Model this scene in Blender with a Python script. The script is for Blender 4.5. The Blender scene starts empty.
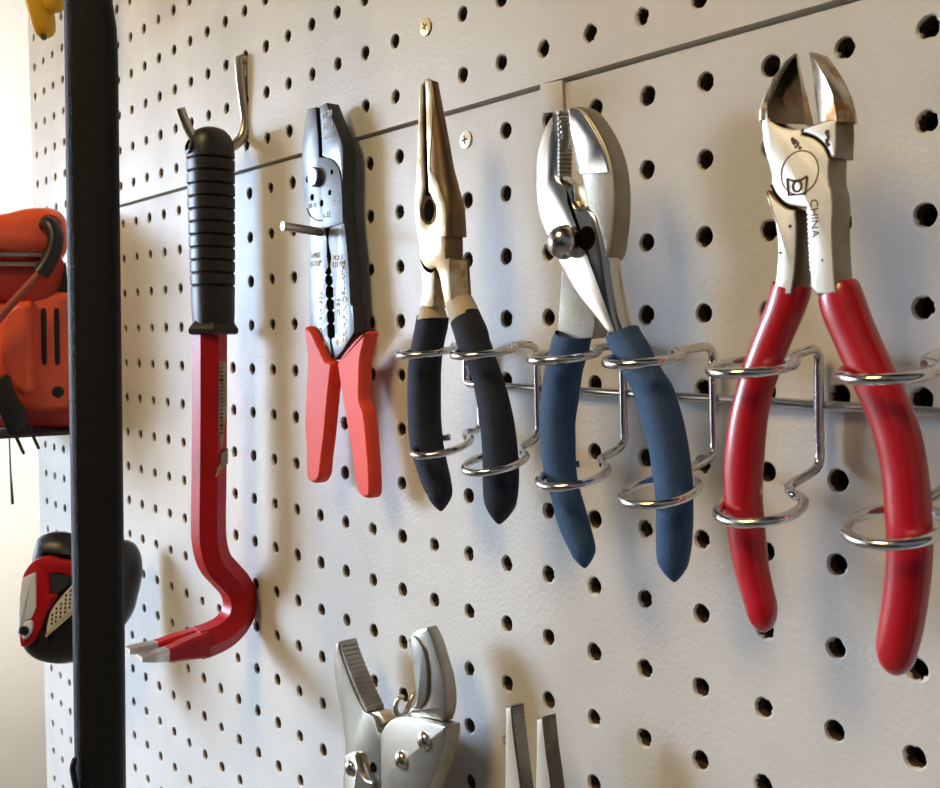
import bpy, bmesh, math, random
from mathutils import Vector, Matrix, noise

random.seed(7)
S = 0.0254            # design unit is the inch: pegboard holes sit one inch apart
Z0 = 1.30             # height of the design origin above the garage floor
col = bpy.context.scene.collection
PI = math.pi

# ------------------------------------------------------------------ camera
F = 1039.67
def _rot(w):
    a = Vector(w); return Matrix.Rotation(a.length, 3, a.normalized())
CR = _rot((-0.0526206258, 0.899804051, 0.0202419285))
CC = Vector((10.8235619, 3.69819541, 10.9295577))        # x along board, y up, z out of the board

def BV(v): return Vector((v[0]*S, -v[2]*S, v[1]*S + Z0))  # design inches -> blender metres
def ray(px, py): return CR @ Vector(((px-470)/F, -(py-394)/F, -1.0))
def at(px, py, d):
    v = ray(px, py); return CC + v*((d-CC.z)/v.z)
def atx(px, py, X):
    v = ray(px, py); return CC + v*((X-CC.x)/v.x)
def onp(px, py, o, n):
    v = ray(px, py); return CC + v*((Vector(o)-CC).dot(n)/v.dot(n))
def ppi(p): return F/((CC-Vector(p)).dot(CR.col[2]))

cam = bpy.data.objects.new('camera', bpy.data.cameras.new('camera'))
col.objects.link(cam)
M = Matrix(((1,0,0),(0,0,-1),(0,1,0)))
cam.matrix_world = Matrix.Translation(BV(CC)) @ (M @ CR).to_4x4()
cam.data.sensor_width = 36; cam.data.lens = F/940*36
cam.data.clip_start = 0.02; cam.data.clip_end = 60
cam.data.dof.use_dof = True; cam.data.dof.focus_distance = 17*S; cam.data.dof.aperture_fstop = 44
bpy.context.scene.camera = cam

# ------------------------------------------------------------------ materials
def mat(name, c, rough=0.5, metal=0.0, c2=None, nscale=60, lo=0.45, hi=0.65, bump=0.0, bscale=400,
        r2=None, coat=0.0, spec=0.5, detail=4, stretch=None, aniso=0.0, bdist=0.0004):
    m = bpy.data.materials.new(name); m.use_nodes = True
    nt = m.node_tree; b = nt.nodes['Principled BSDF']; L = nt.links.new
    b.inputs['Base Color'].default_value = (*c, 1); b.inputs['Roughness'].default_value = rough
    b.inputs['Metallic'].default_value = metal; b.inputs['Coat Weight'].default_value = coat
    b.inputs['Specular IOR Level'].default_value = spec
    if coat: b.inputs['Coat Roughness'].default_value = 0.12
    tc = nt.nodes.new('ShaderNodeTexCoord'); out = tc.outputs['Object']
    if stretch:
        mp = nt.nodes.new('ShaderNodeMapping'); mp.inputs['Scale'].default_value = stretch
        L(out, mp.inputs['Vector']); out = mp.outputs['Vector']
    if c2 is not None or r2 is not None:
        n = nt.nodes.new('ShaderNodeTexNoise'); n.inputs['Scale'].default_value = nscale
        n.inputs['Detail'].default_value = detail; n.inputs['Roughness'].default_value = 0.6
        L(out, n.inputs['Vector'])
        r = nt.nodes.new('ShaderNodeMapRange'); r.inputs['From Min'].default_value = lo; r.inputs['From Max'].default_value = hi
        L(n.outputs['Fac'], r.inputs['Value'])
        if c2 is not None:
            x = nt.nodes.new('ShaderNodeMix'); x.data_type = 'RGBA'
            x.inputs['A'].default_value = (*c, 1); x.inputs['B'].default_value = (*c2, 1)
            L(r.outputs['Result'], x.inputs['Factor']); L(x.outputs['Result'], b.inputs['Base Color'])
        if r2 is not None:
            y = nt.nodes.new('ShaderNodeMapRange'); y.inputs['To Min'].default_value = rough; y.inputs['To Max'].default_value = r2
            L(r.outputs['Result'], y.inputs['Value']); L(y.outputs['Result'], b.inputs['Roughness'])
    if bump:
        n2 = nt.nodes.new('ShaderNodeTexNoise'); n2.inputs['Scale'].default_value = bscale; n2.inputs['Detail'].default_value = 3
        L(tc.outputs['Object'], n2.inputs['Vector'])
        bp = nt.nodes.new('ShaderNodeBump'); bp.inputs['Strength'].default_value = bump; bp.inputs['Distance'].default_value = bdist
        L(n2.outputs['Fac'], bp.inputs['Height']); L(bp.outputs['Normal'], b.inputs['Normal'])
    return m

M_board = mat('painted_hardboard', (.64,.61,.565), .40, c2=(.55,.52,.475), nscale=9, lo=.4, hi=.7, bump=.5, bscale=520, r2=.5, bdist=.0004, spec=.32)
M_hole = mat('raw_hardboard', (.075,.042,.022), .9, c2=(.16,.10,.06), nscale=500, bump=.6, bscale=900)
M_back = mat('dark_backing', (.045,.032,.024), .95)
M_wall = mat('cream_wall', (.86,.82,.75), .8, c2=(.82,.77,.69), nscale=3, bump=.2, bscale=80)
M_chrome = mat('chrome_wire', (.70,.70,.71), .14, 1, r2=.3, nscale=150)
M_hook = mat('brassy_zinc', (.52,.46,.36), .30, 1, c2=(.38,.33,.25), nscale=90, r2=.36)
M_zinc = mat('zinc_peg', (.55,.53,.50), .3, 1)
M_rail = mat('rail_chrome', (.62,.63,.65), .18, 1)
M_cut = mat('worn_nickel_plate', (.80,.76,.67), .46, .55, c2=(.62,.56,.45), nscale=70, lo=.5, hi=.75, r2=.46, bump=.08, bscale=300)
M_cutdark = mat('dark_blade_steel', (.10,.08,.06), .5, .7, c2=(.06,.035,.02), nscale=120, bump=.2, bscale=500)  # dark brown base, darker than the jaw rim and body
M_cuttip = mat('rust_tipped_steel', (.62,.55,.45), .34, 1, c2=(.30,.15,.06), nscale=85, lo=.45, hi=.62, r2=.5)
M_cutside = mat('weathered_shaded_steel', (.34,.30,.25), .45, 1, c2=(.22,.17,.11), nscale=60, r2=.55, bump=.1, bscale=400)  # weathered tone, also darkened in colour to imitate shade on side faces
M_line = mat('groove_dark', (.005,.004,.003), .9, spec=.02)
M_rust = mat('rust_spot', (.10,.045,.018), .85)
M_nn = mat('tarnished_steel', (.68,.57,.39), .36, 1, c2=(.40,.28,.15), nscale=75, lo=.45, hi=.62, r2=.5, bump=.12, bscale=500)
M_nnd = mat('rusty_shaded_steel', (.15,.11,.075), .42, 1, c2=(.28,.15,.06), nscale=60, stretch=(2,2,.6), bump=.15, bscale=500)  # rust brown, darkened further to imitate the shaded side of the round nose
M_slip = mat('polished_chrome', (.62,.62,.61), .15, 1, r2=.22, nscale=50, stretch=(3,3,.4))
M_slipm = mat('sandblasted_steel', (.38,.35,.30), .5, 1, c2=(.30,.26,.20), nscale=50, bump=.5, bscale=1300, bdist=.0003)
M_ball = mat('bolt_steel', (.55,.54,.52), .2, 1)
M_navy = mat('navy_foam_vinyl', (.007,.010,.026), .8, c2=(.010,.014,.034), nscale=300, bump=.35, bscale=1400)
M_blue = mat('blue_foam_vinyl', (.017,.058,.145), .7, c2=(.023,.074,.175), nscale=600, bump=.5, bscale=1100)
M_tan = mat('tan_collar', (.58,.47,.31), .6, c2=(.48,.37,.22), nscale=80)
M_redv = mat('glossy_red_vinyl', (.46,.006,.016), .30, c2=(.38,.005,.012), nscale=40, coat=.5)
M_redp = mat('red_enamel', (.46,.008,.013), .42, c2=(.33,.006,.010), nscale=30, coat=.08, spec=.22, bump=.1, bscale=250)
M_scr = mat('scraped_dark', (.06,.02,.018), .6)
M_blk = mat('black_rubber_grip', (.012,.011,.010), .42, c2=(.018,.016,.014), nscale=200, bump=.1, bscale=800)
M_bare = mat('bare_ground_steel', (.62,.58,.53), .32, 1, c2=(.36,.28,.22), nscale=80)
M_stick = mat('torn_paper_label', (.24,.18,.11), .85, c2=(.36,.30,.21), nscale=120)
M_strip = mat('black_steel_sheen_grey', (.18,.185,.195), .36, .75, c2=(.14,.145,.155), nscale=50, r2=.42)  # grey base stands in for the bright reflection on glossy black plates
M_stripb = mat('black_oxide_edge', (.012,.012,.013), .35)
M_white = mat('white_print', (.82,.82,.80), .6)
M_yprint = mat('yellow_print', (.72,.62,.33), .6)
M_sred = mat('coral_red_plastic', (.88,.085,.045), .45, c2=(.82,.07,.04), nscale=30, spec=.15)
M_sred2 = mat('deep_red_plastic', (.42,.010,.014), .4)
M_lock = mat('nickel_lock_steel', (.40,.37,.31), .36, .95, c2=(.33,.30,.24), nscale=40, r2=.46, bump=.1, bscale=500)
M_lockd = mat('tooth_steel', (.34,.32,.28), .45, 1, c2=(.25,.22,.18), nscale=70)
M_rivet = mat('rivet_steel', (.66,.62,.56), .2, 1)
M_tip = mat('satin_long_nose_steel', (.80,.76,.68), .38, .45)
M_tipside = mat('shaded_side_steel', (.13,.11,.085), .45, .8, c2=(.20,.17,.13), nscale=90)  # same steel as the front, darkened in colour to read as shaded
M_brass = mat('brass_screw', (.82,.62,.28), .4, .45)
M_pscrew = mat('cream_painted_screw', (.78,.71,.52), .45, .3)
M_slot = mat('screw_recess', (.09,.06,.03), .7)
M_bar = mat('gritty_black_coating', (.005,.005,.006), .45, c2=(.009,.009,.009), nscale=900, bump=1.0, bscale=1700, bdist=.001, spec=.22)
M_or = mat('orange_red_housing', (.92,.135,.055), .30, c2=(.86,.115,.048), nscale=20, coat=.3)
M_or2 = mat('dark_red_housing', (.42,.03,.018), .42)
M_cord = mat('faded_red_cord', (.36,.065,.045), .55)
M_bp = mat('black_plastic', (.011,.011,.012), .38, bump=.05, bscale=600)
M_silver = mat('silver_plastic', (.86,.87,.88), .25, .15)
M_mesh = mat('pale_pad', (.66,.63,.56), .7)
M_dkgrey = mat('smoky_window', (.035,.036,.04), .25)
M_yel = mat('amber_yellow_plastic', (.72,.38,.012), .42, c2=(.66,.32,.01), nscale=30)
M_shelf = mat('dark_shelf_steel', (.05,.045,.045), .45, .6)
M_brown = mat('brown_cardboard', (.36,.22,.12), .85)

# ------------------------------------------------------------------ object helpers
def tag(o, label=None, cat=None, group=None, kind=None):
    for k, v in (('label',label),('category',cat),('group',group),('kind',kind)):
        if v: o[k] = v
    return o
def thing(name, base, label, cat, group=None):
    o = bpy.data.objects.new(name, None); o.empty_display_size = .02
    col.objects.link(o); o.location = BV(base); o['base'] = list(base)
    del o['base']; BASE[o.name] = Vector(base)
    return tag(o, label, cat, group)
BASE = {}
def link(name, bm, m, parent=None, base=None, smooth=35, label=None, recalc=True):
    """bm is in design inches; one mesh object, relative to its thing's base"""
    if parent is not None: base = BASE[parent.name]
    base = Vector(base if base is not None else (0,0,0))
    if recalc: bmesh.ops.recalc_face_normals(bm, faces=bm.faces[:])
    for v in bm.verts:
        c = v.co - base; v.co = Vector((c.x*S, -c.z*S, c.y*S))
    me = bpy.data.meshes.new(name); bm.to_mesh(me); bm.free()
    ms = m if isinstance(m, (list, tuple)) else [m]
    for k in ms: me.materials.append(k)
    if smooth:
        for p in me.polygons: p.use_smooth = p.loop_total < 15
        me.set_sharp_from_angle(angle=math.radians(smooth))
    o = bpy.data.objects.new(name, me); col.objects.link(o)
    BASE[o.name] = base
    if parent is not None: o.parent = parent
    else: o.location = BV(base)
    if label: o['label'] = label
    return o

# ------------------------------------------------------------------ shape helpers
def cr(pts, n=5, closed=True):
    """Catmull-Rom through points; a point whose last entry is the string 'c' is a corner"""
    P = [(Vector(p[:-1]) if p[-1] == 'c' else Vector(p)) for p in pts]
    K = [p[-1] == 'c' for p in pts]
    N = len(P); out = []
    for i in range(N if closed else N-1):
        a, b = P[i], P[(i+1) % N]
        if K[i]: pa = a - (b-a)*.5
        elif closed or i > 0: pa = P[i-1]
        else: pa = a*2-b
        j = (i+1) % N
        if K[j]: pb = b + (b-a)*.5
        elif closed or i+2 < N: pb = P[(i+2) % N]
        else: pb = b*2-a
        # straight between two corners
        m = 1 if (K[i] and K[j]) else n
        for k in range(m):
            t = k/m
            out.append(.5*((2*a)+(b-pa)*t+(2*pa-5*a+4*b-pb)*t*t+(3*a-3*b+pb-pa)*t**3))
    if not closed: out.append(P[-1])
    return out
def px2(pts, d):
    """pixels (with optional 'c') -> board-parallel plane at depth d, 2D (x, up)"""
    o = []
    for p in pts:
        q = at(p[0], p[1], d); o.append((q.x, q.y, 'c') if p[-1] == 'c' else (q.x, q.y))
    return o
def area2(P): return .5*sum(P[i-1][0]*P[i][1]-P[i][0]*P[i-1][1] for i in range(len(P)))
def inset(P, b):
    N = len(P); s = 1 if area2(P) > 0 else -1; o = []
    for i in range(N):
        p, a, c = Vector(P[i]), Vector(P[i-1]), Vector(P[(i+1) % N])
        e1, e2 = (p-a), (c-p)
        if e1.length < 1e-7: e1 = e2
        if e2.length < 1e-7: e2 = e1
        e1 = e1.normalized(); e2 = e2.normalized()
        n1, n2 = Vector((-e1.y, e1.x))*s, Vector((-e2.y, e2.x))*s
        m = n1+n2
        if m.length < .3: m = n1
        m = m.normalized(); k = max(.5, m.dot(n1))
        o.append(p + m*b/k)
    return o
def prism(bm, P, d0, d1, bev=.02, f=None, steps=None, mi=0, mside=None):
    """solid from a 2D outline between depths d0 (back) and d1 (front), rounded rim; f maps (x, up, d) to design space"""
    f = f or (lambda x, y, d: Vector((x, y, d)))
    P = [Vector(p) for p in P]
    prof = steps or [(bev, d1), (bev*.3, d1-bev*.3), (0, d1-bev), (0, d0+bev), (bev, d0)]
    rings = []
    for ins, d in prof:
        Q = inset(P, ins) if ins else P
        rings.append([bm.verts.new(f(q[0], q[1], d)) for q in Q])
    N = len(P)
    a = bm.faces.new(rings[0]); a.material_index = mi
    for r0, r1 in zip(rings, rings[1:]):
        for i in range(N):
            fc = bm.faces.new((r0[i], r0[(i+1) % N], r1[(i+1) % N], r1[i])); fc.material_index = mi if mside is None else mside
    b = bm.faces.new(rings[-1]); b.material_index = mi
    return bm
def plate(pts, d0, d1, bev=.02, n=5, **k):
    """outline traced at the front depth d1"""
    bm = bmesh.new(); prism(bm, cr(px2(pts, d1), n), d0, d1, bev, **k); return bm
def frames(C):
    T = []
    for i in range(len(C)):
        T.append((C[min(i+1, len(C)-1)]-C[max(i-1, 0)]).normalized())
    return T
def tube(bm, C, R, seg=12, fixed=None, ratio=1.0, cap0='flat', cap1='flat', power=1.0, phase=0.0, t0=None):
    """swept tube; fixed = direction kept as second axis of the section (its half axis = R*ratio)"""
    C = [Vector(c) for c in C]
    if not isinstance(R, (list, tuple)): R = [R]*len(C)
    R = list(R)
    T = frames(C)
    if cap0 == 'round':
        c, t, r = C[0], T[0], R[0]; ex = [(1, .12), (.8, .5), (.45, .82), (.15, .96)][::-1]
        pre = [(c - t*r*a, r*math.sqrt(max(0, 1-a*a))+1e-4) for a in (.98, .8, .5)]
        C = [p for p, _ in pre]+C; R = [q for _, q in pre]+R; T = [t]*3+T
    if cap1 == 'round':
        c, t, r = C[-1], T[-1], R[-1]
        po = [(c + t*r*a, r*math.sqrt(max(0, 1-a*a))+1e-4) for a in (.5, .8, .98)]
        C = C+[p for p, _ in po]; R = R+[q for _, q in po]; T = T+[t]*3
    if t0 is not None: T[0] = (T[0]+Vector(t0)).normalized()
    N = None; rings = []
    for c, t, r in zip(C, T, R):
        if fixed is not None:
            B = Vector(fixed); B = (B - t*B.dot(t)).normalized(); N = B.cross(t).normalized()
        else:
            if N is None:
                N = t.orthogonal().normalized()
            N = (N - t*N.dot(t)).normalized(); B = t.cross(N)
        rg = []
        for k in range(seg):
            a = 2*PI*k/seg+phase; ca, sa = math.cos(a), math.sin(a)
            if power != 1: ca = math.copysign(abs(ca)**power, ca); sa = math.copysign(abs(sa)**power, sa)
            rg.append(bm.verts.new(c + N*r*ca + B*r*ratio*sa))
        rings.append(rg)
    for a, b in zip(rings, rings[1:]):
        for k in range(seg): bm.faces.new((a[k], a[(k+1) % seg], b[(k+1) % seg], b[k]))
    bm.faces.new(rings[0][::-1]); bm.faces.new(rings[-1])
    return bm
def lathe(bm, o, axis, prof, seg=24, phase=0):
    """prof: (radius, height along axis)"""
    o = Vector(o); ax = Vector(axis).normalized(); u = ax.orthogonal().normalized(); v = ax.cross(u); rings = []
    for r, h in prof:
        rings.append([bm.verts.new(o+ax*h+(u*math.cos(2*PI*k/seg+phase)+v*math.sin(2*PI*k/seg+phase))*max(r, 1e-4)) for k in range(seg)])
    for a, b in zip(rings, rings[1:]):
        for k in range(seg): bm.faces.new((a[k], a[(k+1) % seg], b[(k+1) % seg], b[k]))
    bm.faces.new(rings[0][::-1]); bm.faces.new(rings[-1]); return bm
def box(bm, lo, hi, bev=0.0):
    P = [(lo[0],lo[1]),(hi[0],lo[1]),(hi[0],hi[1]),(lo[0],hi[1])]
    return prism(bm, P, lo[2], hi[2], bev or .001)
def dome(c, r, h, base=.0, seg=24):
    bm = bmesh.new(); pr = [(r, -base), (r, 0)] + [(r*math.cos(a), h*math.sin(a)) for a in [PI/2*k/6 for k in range(1, 7)]]
    return lathe(bm, c, (0,0,1), pr, seg)
def grip(rows, d, ratio=.85, tip=None, seg=18, n=6, pw=.9, tp=((.35, .93), (.62, .78), (.82, .56), (.94, .32), (1, .1))):
    """handle sleeve from rows (y, left px, right px); tip = end pixel"""
    cs = []; rs = []
    for y, l, r in rows:
        c = at((l+r)/2, y, d); cs.append(c); rs.append((r-l)/2)
    cs = [Vector(c) for c in cs]
    R = []
    for i, c in enumerate(cs):
        t = (cs[min(i+1, len(cs)-1)]-cs[max(i-1, 0)]).normalized()
        v = (CC-c); h = math.hypot(v.x, v.z); st, ct = v.x/h, v.z/h
        R.append(rs[i]/ppi(c)*abs(t.y)/math.sqrt(ct*ct+(ratio*st)**2))
    pts = [(c.x, c.y, c.z, r) for c, r in zip(cs, R)]
    if tip:
        e = at(tip[0], tip[1], d); L = e-cs[-1]
        for a, q in tp:
            p = cs[-1]+L*a; pts.append((p.x, p.y, p.z, R[-1]*q))
    out = []
    P4 = [Vector(p) for p in pts]
    for i in range(len(P4)-1):
        a, b = P4[i], P4[i+1]; pa = P4[i-1] if i else a*2-b; pb = P4[i+2] if i+2 < len(P4) else b*2-a
        m = n if i < len(rows)-1 else 2
        for k in range(m):
            t = k/m; out.append(.5*((2*a)+(b-pa)*t+(2*pa-5*a+4*b-pb)*t*t+(3*a-3*b+pb-pa)*t**3))
    out.append(P4[-1])
    bm = bmesh.new()
    tube(bm, [p.xyz for p in out], [max(.01, p.w) for p in out], seg, fixed=(0,0,1), ratio=ratio, power=pw, t0=(0,-2.5,0))
    return bm
BUL = ((.3, .90), (.55, .70), (.75, .48), (.9, .27), (1, .09))
def text(name, s, size, base_v, right, up, m, parent, depth=.004, label=None, align='CENTER'):
    cu = bpy.data.curves.new(name, 'FONT'); cu.body = s; cu.size = size; cu.extrude = depth
    cu.align_x = align; cu.align_y = 'CENTER'
    to = bpy.data.objects.new(name, cu); col.objects.link(to)
    bpy.context.view_layer.update()
    me = bpy.data.meshes.new_from_object(to.evaluated_get(bpy.context.evaluated_depsgraph_get()))
    bpy.data.objects.remove(to); bpy.data.curves.remove(cu)
    bm = bmesh.new(); bm.from_mesh(me); bpy.data.meshes.remove(me)
    r, u = Vector(right).normalized(), Vector(up).normalized(); n = r.cross(u)
    for v in bm.verts: v.co = Vector(base_v)+r*v.co.x+u*v.co.y+n*v.co.z
    return link(name, bm, m, parent, smooth=0, label=label, recalc=False)

# ================================================================== THE SETTING
def wall_box(name, lo, hi, m):
    bm = bmesh.new(); box(bm, lo, hi, .01); o = link(name, bm, m, None, ((lo[0]+hi[0])/2, lo[1], lo[2]), smooth=0)
    return tag(o, kind='structure')
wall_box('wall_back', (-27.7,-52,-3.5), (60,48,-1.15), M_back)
wall_box('wall_left', (-84,-52,-40), (-80,60,150), M_wall)
wall_box('floor', (-84,-55,-40), (60,-52,150), mat('concrete_floor', (.36,.34,.32), .8, c2=(.30,.28,.26), nscale=4, bump=.2, bscale=60))

def pegboard(name, x0, x1, c0, c1, r0, r1, dx, dy, ztop, zbot, label):
    """one perforated panel: a cell of one inch round each hole, the hole walls a raw brown slot"""
    bm = bmesh.new(); SEG = 20; T = .22
    cellv = {}
    def gv(x, y, d):
        k = (round(x, 4), round(y, 4), round(d, 3))
        if k not in cellv: cellv[k] = bm.verts.new((x, y, d))
        return cellv[k]
    for c in range(c0, c1+1):
        for r in range(r0, r1+1):
            cx, cy = c+dx, r+dy
            ax, bx = max(x0, cx-.5) if c == c0 else cx-.5, min(x1, cx+.5) if c == c1 else cx+.5
            if c == c0: ax = x0
            if c == c1: bx = x1
            ay, by = cy-.5, cy+.5
            if r == r0: ay = zbot
            if r == r1: by = ztop
            outer = []
            def sq(t):
                k = int(t); u = t-k
                q = [(bx, ay+(by-ay)*.5*(1+u)), None]
                return q
            m = SEG//4
            edge = [(bx, ay+(by-ay)*i/m) for i in range(m)]+[(bx+(ax-bx)*i/m, by) for i in range(m)]+[(ax, by+(ay-by)*i/m) for i in range(m)]+[(ax+(bx-ax)*i/m, ay) for i in range(m)]
            outer = [gv(x, y, 0) for x, y in edge]
            rad = .134*(1+random.uniform(-.05, .05)); sd = random.random()*100
            ragged = random.random()
            r1v, r2v, r3v, r4v = [], [], [], []
            for i in range(SEG):
                a = -PI/4 + 2*PI*i/SEG
                n1 = noise.noise(Vector((math.cos(a)*1.6+sd, math.sin(a)*1.6, sd)))
                n2 = noise.noise(Vector((math.cos(a)*3.5+sd, math.sin(a)*3.5, sd+9)))
                rr = rad*(1+.06*n1); ri = rad*(1+.07*n1 - (.04+.42*max(0, n2))*(.4+ragged))
                ca, sa = math.cos(a), math.sin(a)
                r1v.append(bm.verts.new((cx+rr*1.1*ca, cy+rr*1.1*sa, 0)))
                r2v.append(bm.verts.new((cx+(rr*.45+ri*.55)*ca, cy+(rr*.45+ri*.55)*sa, -.012)))
                r3v.append(bm.verts.new((cx+ri*ca, cy+ri*sa, -.045)))
                r4v.append(bm.verts.new((cx+rad*1.02*ca, cy+rad*1.02*sa, -T)))
            for i in range(SEG):
                j = (i+1) % SEG
                bm.faces.new((outer[i], outer[j], r1v[j], r1v[i]))
                bm.faces.new((r1v[i], r1v[j], r2v[j], r2v[i]))
                bm.faces.new((r2v[i], r2v[j], r3v[j], r3v[i]))
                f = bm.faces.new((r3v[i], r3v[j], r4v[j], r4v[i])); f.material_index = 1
    # panel edges
    for (a, b) in (((x0, zbot), (x1, zbot)), ((x1, zbot), (x1, ztop)), ((x1, ztop), (x0, ztop)), ((x0, ztop), (x0, zbot))):
        vs = [bm.verts.new((a[0], a[1], 0)), bm.verts.new((a[0], a[1], -T)), bm.verts.new((b[0], b[1], -T)), bm.verts.new((b[0], b[1], 0))]
        bm.faces.new(vs)
    o = link(name, bm, [M_board, M_hole], None, (0, zbot, -T), smooth=50, recalc=False)
    vs = o.data.vertices
    for p in o.data.polygons:
        if all(abs(vs[i].co.y + T*S) < 1e-6 for i in p.vertices): p.use_smooth = False
    return tag(o, label, 'pegboard')
SEAM = 7.53
pegboard('pegboard_panel', -27.9, 12, -27, 11, -18, 7, 0, 0, SEAM-.045, -18.6, 'large lower grey painted pegboard panel below the slanting seam')
pegboard('pegboard_panel', -27.7, 12, -27, 11, 8, 18, -.11, .10, 18.6, SEAM+.045, 'upper grey painted pegboard panel above the slanting seam')
# added unseen batten blocking light leaks behind the left end of the panels
bm = bmesh.new(); box(bm, (-27.6,-18.6,-1.15), (-26.6-.9,18.6,-.23), .01)
tag(link('light_stop_left', bm, M_board, None, (-27.3,-18.6,-1)), kind='structure')

bm = bmesh.new(); box(bm, (-27.6,SEAM-.3,-.9), (12,SEAM+.3,-.23), .01)
tag(link('trim_seam', bm, M_board, None, (0,SEAM-.3,-.5)), kind='structure')
# small painted tab hanging over the seam
bm = plate([(540,84,'c'),(562,80,'c'),(563,112,'c'),(540,113,'c')], 0.004, .06, .008)
tag(link('painted_tab', bm, M_board, None, at(550,110,0)), 'small grey painted-over tab under the seam above the slip-joint pliers', 'tab')

# screws
for (px, py, d, m, lab) in ((426,27,.0,M_brass,'brass cross-head screw in the upper pegboard panel near the top edge'),
                             (466,140,.0,M_pscrew,'pale cream cross-head screw below the seam beside the needle-nose tip')):
    c = at(px, py, d)
    bm = bmesh.new(); lathe(bm, c, (0,0,1), [(.06,-.15),(.10,-.02),(.155,.004),(.15,.022),(.08,.034),(.0,.036)], 24)
    t = thing('wood_screw', c, lab, 'screw')
    link('screw_head', bm, m, t)
    bm = bmesh.new(); a = math.radians(25 if py < 50 else 8)
    for q in (0, PI/2):
        u = Vector((math.cos(a+q), math.sin(a+q), 0)); w = Vector((-u.y, u.x, 0))
        P = [c+u*.075+w*.016, c-u*.075+w*.016, c-u*.075-w*.016, c+u*.075-w*.016]
        prism(bm, [(p.x, p.y) for p in P], .02, .040, .003)
    link('cross_slot', bm, M_slot, t)

# ================================================================== HOOK + PRY BAR
XB = -11.1
def hookpath(pts, X): return cr([tuple(Vector((X, z, d))) for d, z in pts], 6, False)
def dz(px, py, X=XB):
    p = atx(px, py, X); return (p.z, p.y)
t = thing('peg_hook', (XB, 10.05, 0), 'curved bronze-grey wire hook holding up the red pry bar', 'hook')
hk = [(-.18,10.02),(.0,10.0),(.12,10.0)] + [dz(*q) for q in ((239.5,59),(240,70),(241.5,88),(244,107),(245.5,121),(243,135),(235,145),(222,150),(209,151),(199,145),(189,130),(183.5,118),(180,108.5))]
bm = bmesh.new(); tube(bm, hookpath(hk, XB), .112, 12, cap1='flat'); link('hook_wire', bm, M_hook, t)

p0 = atx(212, 128, XB); dG = atx(212, 240, XB).z
t = thing('pry_bar', (XB, atx(212,660,XB).y, dG), 'red pry bar with ribbed black rubber handle and hooked forked claw', 'pry bar')
# grip: lathe-like with ribs, slightly flattened, in the vertical
rows = []
ys = [128,130,134,140,150,160]
def gw(y):  # half width in px of the grip
    if y < 129: return 7
    tab = [(128,8),(131,15),(136,20),(143,23.5),(155,24.5),(200,24),(260,23),(318,21.5),(324,21)]
    for (a, wa), (b, wb) in zip(tab, tab[1:]):
        if a <= y <= b: return wa+(wb-wa)*(y-a)/(b-a)
    return 21
C, R = [], []
y = 128.0
ribs = [160+12.6*k for k in range(11)]
yy = [128,129,131,133.5,137,142,148,154]
for r in ribs: yy += [r-1.6, r-.8, r, r+.8, r+1.6, r+6]
yy += [306, 314, 322, 324]
for y in yy:
    cxp = 212 - (0 if y > 160 else (160-y)*.0)
    p = atx(cxp, y, XB); w = gw(y)/ppi(p)
    if any(abs(y-r) < .9 for r in ribs): w *= .925 if any(abs(y-r) < .1 for r in ribs) else .955
    C.append(Vector((XB, p.y, dG))); R.append(w)
bm = bmesh.new(); tube(bm, C, R, 28, fixed=(0,0,1), ratio=.92, power=.85)
g = link('grip', bm, M_blk, t, smooth=28)
pe = atx(212, 327, XB)
bm = bmesh.new(); lathe(bm, (XB, pe.y, dG), (0,1,0), [(.36,-.17),(.57,-.17),(.62,-.13),(.62,-.04),(.55,.05),(.44,.14)], 6, phase=.35)
link('guard', bm, M_blk, t, smooth=20)
# hanging hole: recessed dark eye on the front of the grip
pc = atx(197, 147, XB); z = pc.y
bm = bmesh.new(); lathe(bm, (XB-.0, z-.02, dG+.40), (0,.25,1), [(.17,0),(.17,.12),(.12,.14),(.115,.02)], 18); link('eyelet', bm, M_blk, g)
# hex bar and crook in the vertical plane X = XB
cl = [(209.5,331),(209.5,400),(209,480),(208.5,520),(209.5,543),(215,562),(226,575),(236,587),(240,602),(236,618),(225,631),(210,639),(198,643)]
pts = []
for px, py in cl:
    p = atx(px, py, XB); pts.append((XB, p.y, p.z))
path = cr(pts, 5, False)
bm = bmesh.new(); tube(bm, path, .385, 6, fixed=(1,0,0), cap1='flat', phase=math.radians(25))
shaft = link('shaft', bm, M_redp, t, smooth=20)
def strap(bm, C, W, T, off):
    # flattened bar: half width W along x, half thickness T in the plane of the crook
    C = [Vector(c) for c in C]; Tn = frames(C); rings = []
    for c, tg, w, th, o in zip(C, Tn, W, T, off):
        N = Vector((1,0,0)).cross(tg).normalized(); B = Vector((1,0,0)); c = c+B*o
        ch = .3*min(w, th)
        rings.append([bm.verts.new(c+B*a+N*b) for a, b in ((w-ch,th),(w,th-ch),(w,-th+ch),(w-ch,-th),(-w+ch,-th),(-w,-th+ch),(-w,th-ch),(-w+ch,th))])
    for a, b in zip(rings, rings[1:]):
        for k in range(8): bm.faces.new((a[k], a[(k+1) % 8], b[(k+1) % 8], b[k]))
    bm.faces.new(rings[0]); bm.faces.new(rings[-1][::-1]); return bm
cw = cr([tuple(v) for v in (path[-3], atx(180,646.5,XB), atx(165,650,XB), atx(148,652.5,XB), atx(133,654,XB))], 4, False)
n = len(cw)-1
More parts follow.
